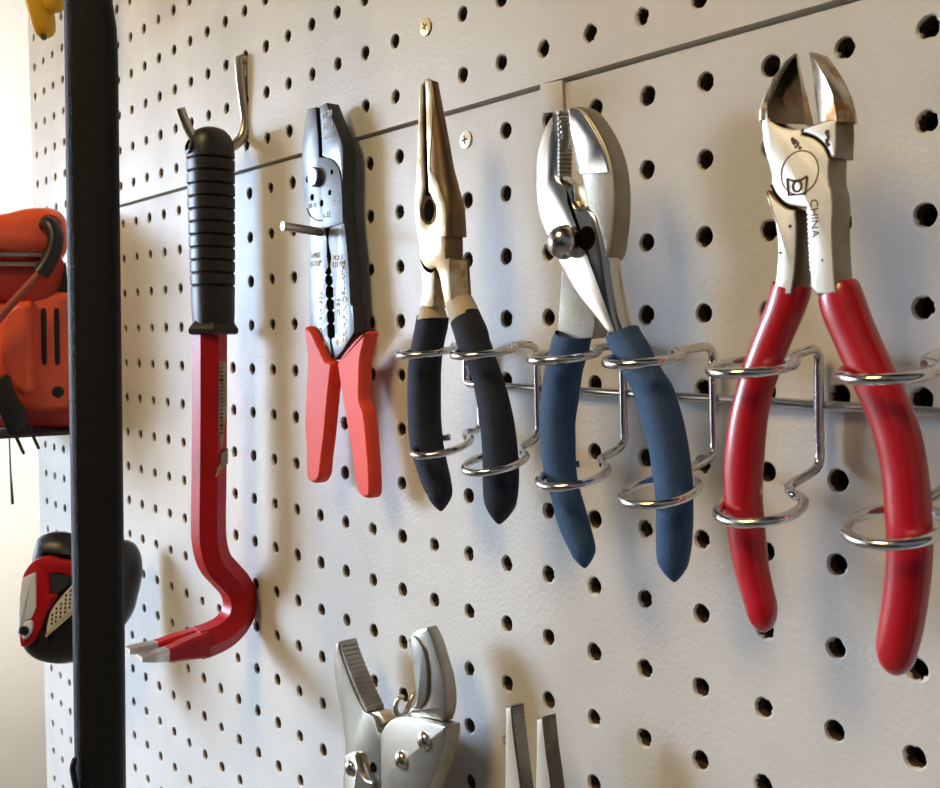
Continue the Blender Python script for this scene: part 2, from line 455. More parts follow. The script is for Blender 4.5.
for sg in (-1, 1):
    us = [k/n for k in range(n+1)]
    W = [.20-.02*u for u in us]; T = [.30-.245*u**.8 for u in us]; O = [sg*(.19+.17*min(1, u*1.3)) for u in us]
    if sg < 0: O = [o+.0 for o in O]
    m = int(n*.62)
    bm = bmesh.new(); strap(bm, cw[:m+1], W[:m+1], T[:m+1], O[:m+1]); cb = link('claw_prong', bm, M_redp, t, smooth=30)
    bm = bmesh.new(); strap(bm, cw[m:], [w*.985 for w in W[m:]], [q*.97 for q in T[m:]], O[m:]); link('bare_tip', bm, M_bare, cb, smooth=30, label='bare ground steel tip of the claw')
# torn label on the right flank of the bar
fn = Vector((math.sin(math.radians(125)), 0, math.cos(math.radians(125)))); fu = Vector((fn.z, 0, -fn.x))*-1
def onflank(px, py):      # frame on the bar's right-hand facet at this height
    return atx(px, py, XB) + fn*.336
def flank(L, th, m, nm, par, label=None):
    bm = bmesh.new()
    def f(x, y, d):
        A_, B_ = atx(209.5,331,XB), atx(209,480,XB); k = (y-A_.y)/(B_.y-A_.y)
        return Vector((XB, y, A_.z+(B_.z-A_.z)*k)) + fn*.336 + fu*x + fn*d
    prism(bm, L, 0, th, .001, f=f); return link(nm, bm, m, par, smooth=0, label=label)
ya, yb = atx(209,362,XB).y, atx(209,449,XB).y
st = flank([(-.16,ya),(.15,ya+.03),(.17,yb+.6),(.10,yb+.1),(.02,yb),(-.05,yb+.35),(-.17,yb+.8)], .006, M_stick, 'torn_sticker', t, 'torn tan paper barcode label')
for k in range(18):
    w = random.choice((.02,.03,.045)); zz = ya-.12-k*.085
    flank([(.0,zz-w),(.13,zz-w),(.13,zz),(.0,zz)], .009, M_line, 'barcode_line', st)
b2 = atx(209,462,XB).y
flank([(-.17,b2+.30),(.10,b2+.22),(.12,b2+.02),(.30,b2-.28),(.05,b2-.12),(-.16,b2-.05)], .05, M_stick, 'torn_flap', st)

# ================================================================== WIRE STRIPPER ON ITS PEG
dS = .52   # front face
t = thing('peg_pin', at(338,235,0), 'straight steel peg holding the wire stripper, poking out leftwards', 'peg')
XP = -7.0
pb = atx(338,236,XP)
bm = bmesh.new(); a = Vector((XP, atx(341,240,XP).y, -.18)); b = atx(282.5,226,XP)
a = Vector((XP, atx(330,236.5,XP).y+.02-(.6)*.0, -.18)); 
tube(bm, [a, a.lerp(b,.5), b], .085, 14, cap1='flat'); link('pin', bm, M_zinc, t)

t = thing('wire_stripper', at(335,495,.3), 'wire stripper with black steel jaws, painted grey for their sheen, and splayed coral-red handles', 'wire stripper')
def zA(x, y): return (270+x/3.754, 90+y/3.754)
def zB(x, y): return (270+x/3.585, 290+y/3.585)
def zt(f, L): return [tuple(f(p[0], p[1]))+(('c',) if p[-1] == 'c' else ()) for p in L]
def plate2(P, d0, d1, **k):
    bm = plate(P, d0, d1, .008, mi=0, mside=1, **k); return bm
# rear lever: right jaw + black flank
bm = plate2(zt(zA, [(186,62,'c'),(212,48,'c'),(236,110),(262,175),(272,215),(274,280),(273,400),(278,490),(286,560),(296,680),(302,800)]) +
            zt(zB, [(297,60),(302,150,'c'),(262,215,'c'),(232,250,'c'),(219,175,'c')]) +
            zt(zB, [(232,168,'c'),(231,128),(224,122),(231,110),(230,82),(222,74),(229,64),(228,40),(219,32),(227,22),(226,-6),(216,-14),(224,-24,),(222,-46),(214,-54),(220,-62),(216,-84,'c'),(219,-118,'c')]) +
            zt(zA, [(216,560,'c'),(228,500),(255,420),(268,330),(240,270),(196,248,'c'),(194,180)]), dS-.30, dS-.02, n=3)
rl = link('right_jaw_lever', bm, [M_strip, M_stripb], t)
# front lever: left jaw, pivot disc
bm = plate2(zt(zA, [(142,72,'c'),(171,64,'c'),(176,120),(181,180),(184,252,'c'),(225,258),(252,285),(266,335),(271,420),(273,500,'c'),(206,520,'c'),(214,560,'c')]) +
            zt(zB, [(204,-118,'c'),(210,-84,'c'),(198,-62,),(206,-54),(199,-46),(201,-24),(208,-14),(201,-6),(202,22),(210,32),(203,40),(204,64),(211,74),(205,82),(206,110),(212,122),(206,128),(207,168,'c'),(214,175,'c'),(222,240,'c'),(196,252,'c'),(150,190,'c'),(142,130,'c')]) +
            zt(zA, [(147,640),(146,540),(146,480),(130,420),(121,330),(121,220),(130,130)]), dS-.17, dS, n=3)
ll = link('left_jaw_lever', bm, [M_strip, M_stripb], t)
bm = bmesh.new(); c = at(*zA(178,328), dS); lathe(bm, c, (0,0,1), [(.19,-.03),(.19,.10),(.17,.12),(.0,.12)], 28); link('pivot_boss', bm, [M_strip], t)
for x, y, r in ((140,335,.062),(158,403,.07),(193,425,.07),(224,385,.055),(232,308,.05)):
    bm = bmesh.new(); lathe(bm, at(*zA(x, y), dS+.002), (0,0,1), [(r,-.02),(r,.003),(.0,.0035)], 18); link('wire_hole', bm, M_line, ll)
# edge of the disc: a fine dark scribe at its lower left
bm = bmesh.new(); tube(bm, [at(*zA(x,y),dS+.002) for x, y in ((138,445),(150,470),(168,485),(185,490),(197,489))], .012, 6); link('disc_edge', bm, M_stripb, ll)
rt, upv = (1,0,0), (0,1,0)
for s, x, y in (('22-20',213,92),('18-16',217,132),('14-12',221,170)):
    text('gauge_text', s, .165, at(*zA(x,y),dS-.016), (1,.05,0), (-.05,1,0), M_white, rl)
for s, x, y in (('10-12',158,435),('8-32',246,420)):
    text('gauge_text', s, .14, at(*zA(x,y),dS+.004), (1,.0,0), (0,1,0), M_white, ll)
text('gauge_text', '6-32', .15, at(*zA(212,470),dS+.004), (1,.0,0), (0,1,0), M_yprint, ll)
for s, x, y in (('WIRE',172,622),('STRIP',172,652)):
    text('printed_text', s, .17, at(*zA(x,y),dS+.004), (1,.0,0), (0,1,0), M_yprint, ll)
for s, x, y in (('BOLT',254,630),('CUTTER',254,655)):
    text('printed_text', s, .15, at(*zA(x,y),dS-.016), (1,.0,0), (0,1,0), M_yprint, rl)
text('printed_text', 'CRIMPING', .20, at(*zB(268,110),dS-.016), (0.03,1,0), (-1,.03,0), M_yprint, rl)
text('printed_text', 'DIES', .17, at(*zB(245,60),dS-.016), (0.03,1,0), (-1,.03,0), M_yprint, rl)
text('printed_text', 'INSULATED', .16, at(*zA(275,720),dS-.016), (0.05,1,0), (-1,.05,0), M_yprint, rl)
for k, s in enumerate(('22','18','14','10','8')):
    text('gauge_text', s, .15, at(*zB(182,20+k*30),dS+.004), (0,1,0), (-1,0,0), M_yprint, ll)
for cx, sg, par, dd in ((188,1,ll,dS+.004),(250,-1,rl,dS-.016)):
    bm = bmesh.new(); o = at(*zB(cx,188), dd)
    prism(bm, [(o.x-.22*sg,o.y+.015),(o.x+.08*sg,o.y+.015),(o.x+.08*sg,o.y+.07),(o.x+.2*sg,o.y),(o.x+.08*sg,o.y-.07),(o.x+.08*sg,o.y-.015),(o.x-.22*sg,o.y-.015)], dd-.003, dd+.003, .001)
    link('arrow_mark', bm, M_yprint, par, smooth=0)
# handles
def handle(P, d0, d1, bev): return plate(P, d0, d1, n=4, steps=None, bev=bev)
L1 = zt(zB, [(120,140),(134,133),(150,150,'c'),(196,250,'c'),(222,262,'c'),(214,330),(205,420),(196,520),(185,610),(178,670),(160,692),(140,688),(128,665),(126,560),(121,480),(124,400),(128,300),(130,240)])
d1 = dS+.15
bm = bmesh.new(); P = cr(px2(L1, d1), 4); prism(bm, P, dS-.12, d1, steps=[(.06,d1),(.04,d1-.012),(.012,d1-.05),(0,d1-.09),(0,dS-.09),(.03,dS-.13)])
link('handle_grip', bm, M_sred, t, smooth=30)
R1 = zt(zB, [(345,150),(322,158),(296,180),(262,222),(236,262,'c'),(243,300),(258,400),(275,500),(290,590),(304,690),(312,725),(330,745),(350,746),(358,728),(357,650),(350,560),(343,480),(335,430),(322,392),(322,330),(325,250),(340,180)])
bm = bmesh.new(); P = cr(px2(R1, d1), 4); prism(bm, P, dS-.12, d1, steps=[(.06,d1),(.04,d1-.012),(.012,d1-.05),(0,d1-.09),(0,dS-.09),(.03,dS-.13)])
link('handle_grip', bm, M_sred, t, smooth=30)

# ================================================================== CHROME RACK
t = thing('plier_rack', (1.5, 2.9, 0), 'chrome wire tool rack with paired rings on one horizontal rail', 'tool rack')
rp = [(-2.93,3.42,-.15),(-2.93,3.42,.02),(-2.93,3.36,.10),(-2.92,3.2,.11),(-2.92,3.02,.11),(-2.88,2.94,.11),(-2.78,2.918,.11),(-2.6,2.915,.11),(-2.2,2.913,.11),(-1.2,2.91,.11),(2,2.895,.11),(4,2.883,.11),(6.2,2.87,.11),(7.4,2.86,.11)]
bm = bmesh.new(); tube(bm, cr(rp, 5, False), .062, 12, cap1='round'); link('rail', bm, M_rail, t)
WR = .058
br = [(1.12,(427,351),(441,446)), (1.14,(484,351),(495,462)), (1.24,(564,355),(573,475)), (1.36,(643,358),(660,491)), (1.38,(752,366),(760,507)), (1.40,(889,371),(895,526))]
RINGS = {}
for i, (dc, u, l) in enumerate(br):
    X = (at(u[0], u[1], dc).x+at(l[0], l[1], dc).x)/2-.02
    bm = bmesh.new(); ringc = []
    for (px, py), sl, z_b in ((u,.16,3.57),(l,.26,2.17)):
        p = at(px, py, dc); ringc.append((p, sl, z_b))
    RINGS[i] = ringc
    db = .18
    def ring(p, sl, flip):
        o = []; rr = .455
        for k in range(0, 30):
            a = math.radians(-90 + 14 + (k/29.0)*312) if not flip else math.radians(-90 + 14 + (k/29.0)*312)
            x = rr*math.cos(a); dd = rr*math.sin(a)
            o.append(Vector((p.x+x, p.y-dd*sl, p.z+dd)))
        return o
    (pu, su, zu), (pl, slo, zl) = ringc
    U = ring(pu, su, False); D = ring(pl, slo, False)
    arm_u = Vector((X+.02, pu.y+su*.62, pu.z-.62)); arm_l = Vector((X+.02, pl.y+slo*.62, pl.z-.62))
    top = Vector((X, zu, db)); bot = Vector((X+.04, zl, db))
    mid1 = [tuple(arm_u), tuple(arm_u.lerp(top, .5)), tuple(top+(arm_u-top).normalized()*.12)]
    P = [tuple(v) for v in U[::-1]] + mid1 + [tuple(top+Vector((0,-.10,0))), (X+.01,3.2,db), (X+.03,2.5,db), tuple(bot+Vector((0,.09,0))), tuple(bot+(arm_l-bot).normalized()*.1), tuple(bot.lerp(arm_l,.6)), tuple(arm_l)] + [tuple(v) for v in D]
    tube(bm, cr(P, 2, False), WR, 10, cap0='flat', cap1='flat')
    link('ring_bracket', bm, M_chrome, t, smooth=60)

# ================================================================== DIAGONAL CUTTERS
dA = 1.38; dF = 1.56; TH = .33
t = thing('diagonal_cutters', at(830,670,dA), 'diagonal cutting pliers with open pointed jaws and long glossy red handles', 'pliers')
def q1(L): return [(705+p[0]/4, p[1]/4)+(('c',) if p[-1] == 'c' else ()) for p in L]
A = [(366,214,'c'),(330,247),(285,312),(255,377),(236,425),(225,490),(233,580),(248,640),(262,690),(264,738,'c'),(288,785),(325,818),(364,829,'c'),
     (404,831,'c')]
teeth = []
for k in range(13):
    y0 = 850+k*19; x0 = 403+k*.9
    teeth += [(x0-2, y0, 'c'), (x0+5, y0+9, 'c')]
A += teeth + [(424,1150,'c'),(445,1180,'c'),(528,1180,'c'),(520,1100),(513,990),(511,900),(514,835),(509,770),(500,742,'c'),(497,690),(499,632,'c'),(475,583),(435,551),(388,536,'c'),(386,514,'c'),(372,512,'c'),(345,514),(300,505),(258,482,'c')]
# the jaw itself is a separate bevelled block; body without the jaw
bodyA = [p for p in A if not (p[1] < 480)] 
bodyA = [(236,430),(225,490),(233,580),(248,640),(262,690),(264,738,'c'),(288,785),(325,818),(364,829,'c'),(404,831,'c')] + teeth + [(424,1150,'c'),(445,1180,'c'),(528,1180,'c'),(520,1100),(513,990),(511,900),(514,835),(509,770),(500,742,'c'),(497,690),(499,632,'c'),(475,583),(435,551),(388,536,'c'),(386,514,'c'),(372,512,'c'),(345,514),(300,505),(258,482,'c'),(248,420,'c')]
bm = plate(q1(bodyA), dF-TH, dF, .022, n=4, mside=1)
lever = link('front_lever', bm, [M_cut, M_cutside], t)
# left jaw: tapered blade, thick at the outer rim and hollow-ground towards the edge
def loft(polys, caps=True):
    bm = bmesh.new(); rings = [[bm.verts.new(v) for v in P] for P in polys]; N = len(rings[0])
    for a, b in zip(rings, rings[1:]):
        for i in range(N): bm.faces.new((a[i], a[(i+1) % N], b[(i+1) % N], b[i]))
    bm.faces.new(rings[0]); bm.faces.new(rings[-1][::-1]); return bm
def rowsec(y, xs):  # xs: (px tile x, depth) around the section, front traced at own depth
    return [at(705+x/4, (y[i] if isinstance(y, (list, tuple)) else y)/4, d) for i, (x, d) in enumerate(xs)]
dm = dF-TH*.5
# section order: outer-front rim, inner-front hollow, cutting facet front, cutting edge mid, back inner, back outer
secs = []
for yo, xo, xr, yi, xh, xe in ((214,364,366,216,367,369),(250,328,336,262,352,378),(312,286,298,325,322,392),(377,256,268,390,345,408),(430,237,250,445,385,421),(486,227,250,496,402,432)):
    secs.append([at(705+xo/4, yo/4, dF-.06), at(705+xr/4, (yo*.7+yi*.3)/4, dF), at(705+(xr*.45+xh*.55)/4, yi/4, dF-.10),
                 at(705+xh/4, yi/4, dF-.12), at(705+xe/4, (yi+2)/4, dm+.03), at(705+xe/4, (yi+2)/4, dm-.03), at(705+xh/4, yi/4, dF-TH+.10), at(705+xo/4, yo/4, dF-TH+.03)])
bm = loft(secs); 
j = link('left_jaw', bm, M_cutdark, t, smooth=30, label='hollow-ground dark left cutting jaw')
# bright rim along the outside of the left jaw and the bright cutting strip
bm = bmesh.new(); tube(bm, cr([tuple(at(705+x/4, y/4, dF-.05)) for x, y in ((365,216),(330,250),(288,314),(260,378),(244,430),(240,485))], 4, False), [.02]*4+[.03]*4+[.045]*4+[.055]*4+[.065]*5, 8)
link('jaw_rim', bm, M_cuttip, j)
bm = loft([[at(705+a/4, y/4, dm+.10), at(705+b/4, (y+2)/4, dm+.035), at(705+b/4, (y+2)/4, dm-.03), at(705+a/4, y/4, dm-.0)] for y, a, b in ((216,366,370),(262,370,380),(325,381,394),(390,390,410),(445,398,423),(503,404,436))])
link('cutting_edge', bm, M_cuttip, j, smooth=20)
# right jaw
secs = []
for y, xe, xf, xs in ((208,415,419,424),(250,424,446,456),(310,433,480,500),(370,440,506,526),(430,447,520,541),(488,453,526,552)):
    pE = at(705+xe/4, y/4, dm+.02); pR = at(705+xf/4, y/4, dF)
    pI = at(705+(xe*.40+xf*.60)/4, y/4, dF-.02)
    xr = pR.x
    k = (y-208)/280.0
    out = (.02+.06*k)
    secs.append([pE, Vector((pI.x, pI.y, pI.z)), pR, Vector((xr+out, pR.y, dF-.05)), Vector((xr+out+.03*k, pR.y, dm)), Vector((xr+out*.6, pR.y, dF-TH+.02)), Vector((pE.x+.02, pE.y, dm-.02))])
bm = loft(secs)
rj = link('right_jaw', bm, M_cuttip, t, smooth=35, label='rust-tipped right cutting jaw')
Bb = [(455,489,'c'),(486,479,'c'),(526,474,'c'),(527,560),(524,628,'c'),(506,630,'c'),(480,582),(440,547),(392,530,'c'),(392,512,'c')]
bm = bmesh.new(); P = cr(px2(q1(Bb), dF), 4); prism(bm, P, dF-TH, dF, .02, mside=1); link('right_shoulder', bm, [M_cut, M_cutside], t)
# neck between shoulders, set back
bm = plate(q1([(470,600,'c'),(506,618,'c'),(506,745,'c'),(470,760,'c')]), dF-TH+.05, dF-.03, .02); link('pivot_neck', bm, M_cutside, t)
# left lever
Bl = [(244,762),(258,768,'c'),(285,797),(322,828),(360,841,'c'),(367,900),(366,990),(360,1090),(346,1180,'c'),(268,1185,'c'),(281,1110),(288,1040),(289,970),(279,893),(262,840),(246,800)]
bm = plate(q1(Bl), dF-TH, dF-.006, .022, n=4, mside=1); link('rear_lever', bm, [M_cut, M_cutside], t)
# engraved rings and joint scribe
def scribe(pts, d, r=.011, m=M_line, parent=None, name='scribe_line', closed=False):
    bm = bmesh.new(); P = [tuple(at(x, y, d)) for x, y in pts]; c = cr(P, 4, closed)
    if closed: c.append(c[0])
    tube(bm, c, r, 6); return link(name, bm, m, parent)
cc = at(705+378/4, 690/4, dF)
rx = (at(705+453/4, 690/4, dF)-cc).length
bm = bmesh.new(); N = 40
ring = [cc+Vector((rx*math.cos(2*PI*k/N), rx*math.sin(2*PI*k/N), .001)) for k in range(N+1)]
tube(bm, ring, .007, 6); link('pivot_ring', bm, M_rust, lever)
scribe([(705+388/4,536/4),(705+435/4,551/4),(705+475/4,583/4),(705+499/4,632/4)], dF, .008, parent=lever)
scribe([(705+264/4,740/4),(705+288/4,787/4),(705+325/4,820/4),(705+364/4,830/4)], dF, .010, parent=lever)
# small stamped mark in the ring: a square with a loop and two ears
m0 = at(705+368/4, 745/4, dF+.001)
bm = bmesh.new()
tube(bm, [m0+Vector((.055*math.cos(a), .055*math.sin(a), 0)) for a in [2*PI*k/14 for k in range(15)]], .012, 6)
tube(bm, [m0+Vector(v) for v in ((-.12,.09,0),(-.10,-.08,0),(.10,-.09,0),(.12,.08,0))], .014, 6)
tube(bm, [m0+Vector(v) for v in ((-.12,.09,0),(-.05,.06,0),(.05,.06,0),(.12,.09,0))], .012, 6)
link('stamped_mark', bm, M_rust, lever)
text('stamped_text', 'CHINA', .125, at(705+437/4, 197+85/4, dF+.001), (.06,-1,0), (1,.06,0), M_rust, lever, .003)
for x, y, r in ((348,556,.028),(358,565,.035),(372,578,.03),(380,592,.022),(364,588,.02),(488,532,.03),(496,545,.022),(490,562,.03),(494,578,.022),(300,1010,.016),(340,905,.018),(470,1040,.014)):
    bm = bmesh.new(); c = at(705+x/4, y/4, dF)
    P = [(c.x+r*(.45+.9*random.random())*math.cos(2*PI*k/9), c.y+r*(.45+.9*random.random())*math.sin(2*PI*k/9)) for k in range(9)]
    prism(bm, P, dF-.01, dF+.002, .0005); link('rust_speck', bm, M_rust, lever, smooth=0)
LG = [(286,772,812),(292,769.5,811),(310,764,805),(335,754,794),(367,742.5,781),(394,735,772),(420,729,767),(450,725,764),(475,724,762),(500,725,762),(522,727,764),(545,730,766),(568,734,769),(590,740,774),(605,744.5,777.5)]
RG = [(287,816,857),(294,817,862),(310,821,868),(330,829,876),(350,837.5,885),(367,845,893),(394,857.5,905.5),(420,869,916),(445,877,922.5),(470,882.5,926.5),(495,885,929),(520,886.5,930.5),(545,887.5,931),(570,887,929.5),(600,884,926),(625,880,922),(645,877,917)]
link('handle_grip', grip(LG, dA, .82, (764,632)), M_redv, t, smooth=70)
link('handle_grip', grip(RG, dA, .82, (894,675)), M_redv, t, smooth=70)

# ================================================================== SLIP-JOINT PLIERS
dA = 1.30; dF = 1.44
t = thing('slip_joint_pliers', at(630,580,dA), 'polished slip-joint pliers with grainy blue handles, second pair from the right', 'pliers')
def q2(L): return [(470+p[0]/4, p[1]/4)+(('c',) if p[-1] == 'c' else ()) for p in L]
# rear piece: right jaw, hidden pivot, left lever
dR = dF-.10
RJ = [(388,428,'c'),(430,425),(472,462),(518,535),(550,610),(569,690),(576,780),(574,870),(566,950),(556,1010),(540,1040,'c'),(470,860,'c'),(452,790,'c'),(440,720,'c'),(436,695,'c'),(428,640),(418,590),(408,555),(398,500)]
dQ = dF-.02
bm = bmesh.new(); P = cr(px2(q2(RJ), dQ), 4); prism(bm, P, dQ-.34, dQ, steps=[(.06,dQ-.01),(.02,dQ-.03),(0,dQ-.07),(0,dQ-.30),(.04,dQ-.34)])
rj = link('right_jaw', bm, M_slipm, t)
bm = plate(q2([(392,434,'c'),(438,441),(492,515),(538,610),(558,690,'c'),(500,694),(441,696,'c'),(432,640),(420,592),(410,556),(399,500)]), dQ-.06, dQ+.012, .008)
link('jaw_face', bm, M_slip, rj)
LL = [(366,1085),(372,1040,'c'),(480,1200,'c'),(500,1290,'c'),(490,1350,'c'),(345,1370,'c'),(354,1250)]
bm = plate(q2(LL), dF-.42, dF-.14, .02, n=4); link('rear_lever', bm, M_slipm, t)
# front piece
FP = [(326,447,'c'),(346,437,'c'),(351,500),(354,560),(350,620),(349,690),(372,722),(402,738,'c'),(408,800,'c'),(430,822),(462,820),(500,850),(524,925),(544,1040),(556,1130),(580,1255),(610,1350,'c'),(544,1350,'c'),(500,1290),(420,1190),(362,1090),(318,1000),(280,915),(262,855),(254,790),(252,720),(253,640),(265,570),(290,500)]
bm = bmesh.new(); P = cr(px2(q2(FP), dF), 4); prism(bm, P, dF-.28, dF, steps=[(.085,dF),(.05,dF-.016),(.022,dF-.045),(0,dF-.095),(0,dF-.25),(.03,dF-.28)])
fl = link('front_lever', bm, M_slip, t, smooth=40)
# toothed inner face of the left jaw
bm = bmesh.new(); y = 452.0; k = 0
while y < 725:
    xl = 350 if y > 540 else 347
    c = at(470+xl/4, y/4, dF-.02)
    big = y < 560
    h = .05 if not big else .06
    tube(bm, [c+Vector((.012,0,-.005)), c+Vector((.012,0,-.23))], h*.55, 6)
    y += 17 if not big else 22
link('jaw_teeth', bm, M_lockd, fl, smooth=20)
bm = bmesh.new(); y = 600.0
while y < 690:
    xl = 416+(y-560)*.16
    c = at(470+xl/4, y/4, dQ-.03); tube(bm, [c+Vector((-.005,0,0)), c+Vector((-.005,0,-.25))], .03, 6); y += 15
link('jaw_teeth', bm, M_lockd, rj, smooth=20)
# copper-brown lug between the jaws
bm = plate(q2([(412,745,'c'),(455,735,'c'),(500,745),(520,800),(500,850),(470,835),(440,815),(412,800,'c')]), dF-.25, dF-.09, .02); link('joint_lug', bm, M_nn, rj)
# keyhole slot and bolt
c = at(470+466/4, 197+165/4, dF)
bm = bmesh.new(); lathe(bm, c, (0,0,1), [(.155,-.02),(.155,.004),(.0,.005)], 24); link('keyhole_slot', bm, M_line, fl)
bm = bmesh.new(); lathe(bm, c+Vector((-.14,0,0)), (0,0,1), [(.09,-.02),(.09,.006),(.0,.007)], 18); link('keyhole_slot', bm, M_line, fl)
c = at(470+378/4, 197+181/4, dF+.10)
bm = bmesh.new(); lathe(bm, c, (0,0,1), [(.12,-.16),(.14,-.10),(.205,-.06),(.225,0),(.22,.06),(.195,.12),(.15,.175),(.085,.21),(0,.225)], 32); link('pivot_bolt', bm, M_ball, t, smooth=70)
LB = [(337,553,593),(345,550,590.5),(357,547.5,586.5),(370,545,582.5),(394,541.5,579),(420,540.5,575),(440,541,575),(460,542.5,575.5),(475,545,577),(490,549,580),(505,552.5,584.5),(520,556,589.5),(535,562,594),(548,568,597)]
RB = [(334,602,643),(342,605,648),(352,611.5,654),(365,617.5,660),(380,625.5,668.5),(394,632.5,676),(412,638.5,681),(430,643.5,685.5),(445,648,688),(460,651,690),(480,654,692),(500,656,692.5),(520,656.5,692.5),(540,656.5,691.5),(557,657,689)]
link('handle_grip', grip(LB, dA-.08, .85, (585,568), tp=BUL), M_blue, t, smooth=70)
link('handle_grip', grip(RB, dA, .85, (674,582), tp=BUL), M_blue, t, smooth=70)

# ================================================================== NEEDLE-NOSE PLIERS
dA = 1.12; dF = 1.30
t = thing('needle_nose_pliers', at(470,522,dA), 'tarnished needle-nose pliers with dark navy foam handles and tan collars', 'pliers')
def q3(L): return [(390+p[0]/3.033, 60+p[1]/3.033)+(('c',) if p[-1] == 'c' else ()) for p in L]
# left jaw with right lever (front piece)
LJ = [(90,74,'c'),(96,72,'c'),(97,180),(99,300),(103,385,'c'),(98,420),(91,455),(98,485),(116,498),(134,485),(141,455),(137,430),(145,460,'c'),(166,540,'c'),(166,600,'c'),(180,605,'c'),(183,670),(188,745,'c'),(166,750,'c'),(150,660),(137,630,'c'),(122,636),(104,625),(91,600),(84,545),(75,480),(74,420),(79,330),(84,180)]
bm = bmesh.new(); P = cr(px2(q3(LJ), dF), 4); prism(bm, P, dF-.36, dF, .025); link('front_lever', bm, M_nn, t)
# right jaw: half cone
secs = []
for y, xl, xr, th, w in ((60,107,117,.10,.02),(64,107,124,.14,.03),(150,110,130,.20,.06),(230,113,127,.28,.17),(330,116,123,.34,.31),(400,120,150,.36,.20),(450,143,166,.38,.11),(500,146,170,.38,.09),(535,146,171,.38,.09)):
    a = at(390+xl/3.033, 60+y/3.033, dF-.02); b = at(390+xr/3.033, 60+y/3.033, dF)
    sec = [a, b]
    for k in range(1, 6):
        an = PI/2*(1-k/3.0)
        sec.append(Vector((b.x+w*math.cos(an), b.y, dF-.0-th*.5+th*.5*math.sin(an))))
    sec.append(Vector((a.x, a.y, dF-th)))
    secs.append(sec)
bm = loft(secs); link('right_jaw', bm, M_nnd, t, smooth=50, label='brown tapering right jaw')
# front facet of the right jaw
bm = plate(q3([(108,62,'c'),(124,62,'c'),(129,150),(124,260),(121,330),(134,350),(152,395),(167,450),(170,535,'c'),(142,535,'c'),(140,450),(128,415),(118,398,'c'),(114,320),(110,180)]), dF-.05, dF+.008, .006); link('jaw_facet', bm, M_nn, t)
bm = plate(q3([(150,530,'c'),(172,535,'c'),(172,605,'c'),(150,610,'c')]), dF-.36, dF-.03, .02); link('pivot_neck', bm, M_nnd, t)
c = at(390+116/3.033, 60+456/3.033, dF-.02)
bm = bmesh.new(); lathe(bm, c, (0,0,1), [(.02,-.03),(.13,-.02),(.13,-.012),(.0,-.01)], 20)
for v in bm.verts: v.co.y = c.y+(v.co.y-c.y)*1.35
link('jaw_eye', bm, M_line, t)
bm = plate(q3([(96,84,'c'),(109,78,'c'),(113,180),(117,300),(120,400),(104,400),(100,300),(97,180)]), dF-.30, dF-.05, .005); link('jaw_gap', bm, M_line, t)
bm = plate(q3([(91,606),(104,632),(121,642),(135,638,'c'),(134,690),(131,750,'c'),(90,752,'c'),(97,690)]), dF-.36, dF-.01, .02); link('rear_lever', bm, M_nn, t)
bm = plate(q3([(176,602,'c'),(182,600,'c'),(190,745,'c'),(182,745,'c')]), dF-.40, dF-.02, .01); link('lever_flank', bm, M_nnd, t)
LN = [(304,420.5,444),(309,419.5,445),(318,418,448)]
link('collar', grip([(303,421,442.5),(308,420,444),(314,418.5,446),(319,417.5,447.5)], dA, .9), M_tan, t, smooth=60)
link('collar', grip([(301,443.5,474.5),(307,445,477.5),(313,446.5,480.5),(319,448,483)], dA, .9), M_tan, t, smooth=60)
LN = [(317,416.5,449),(324,415,448.5),(335,413,446),(350,410.5,443),(370,408,441),(394,407.5,440.5),(420,408,441),(440,409,443),(455,412,446),(470,416,450),(482,420.5,453),(491,425,454)]
RN = [(316,446.5,482),(325,449.5,486),(335,453,490),(345,456,493),(360,464,498),(375,470,502.5),(390,474,507),(405,477,510.5),(425,480,514.5),(445,482,517),(465,483,518.5),(480,483,518.5),(497,483.5,517)]
link('handle_grip', grip(LN, dA-.04, .85, (441,511), tp=BUL), M_navy, t, smooth=70)
link('handle_grip', grip(RN, dA, .85, (499,524), tp=BUL), M_navy, t, smooth=70)

# ================================================================== LOCKING PLIERS (lower edge of the view)
dF = .95
t = thing('locking_pliers', at(400,1050,.6), 'nickel locking pliers with wide toothed jaws at the bottom edge', 'locking pliers')
def q4(L): return [(310+p[0]/3.241, 610+p[1]/3.241)+(('c',) if p[-1] == 'c' else ()) for p in L]
U = [(80,112,'c'),(92,106,'c'),(98,140),(114,190),(140,260),(168,318),(178,332,'c'),(205,345,'c'),(220,395,'c'),(232,400,'c'),(232,600),(225,720,'c'),(105,720,'c'),(106,560),(114,455),(104,360),(86,260),(76,180)]
bm = bmesh.new(); P = cr(px2(q4(U), dF), 4); prism(bm, P, dF-.42, dF, .03); uj = link('fixed_jaw', bm, M_lock, t)
bm = bmesh.new()
n = 15
for k in range(n):
    u = k/(n-1); x = 94+ (178-94)*u**1.15; y = 112+(322-112)*u
    c = at(310+x/3.241, 610+y/3.241, dF-.03)
    tube(bm, [c+Vector((.02,0,0)), c+Vector((.02,0,-.36))], .062, 6)
link('jaw_teeth', bm, M_lockd, uj, smooth=20)
bm = plate(q4([(178,335,'c'),(222,330,'c'),(245,365,'c'),(218,392,'c')]), dF-.34, dF-.08, .02); link('jaw_throat', bm, M_nn, uj)
Rj = [(323,84,'c'),(345,66),(376,57,'c'),(396,100),(415,160),(432,220),(440,285),(438,330),(428,362,'c'),(370,350),(313,342,'c'),(322,322),(345,300),(356,250),(352,190),(336,140)]
bm = bmesh.new(); P = cr(px2(q4(Rj), dF-.04), 4); prism(bm, P, dF-.30, dF-.04, .045); mj = link('moving_jaw', bm, M_lock, t)
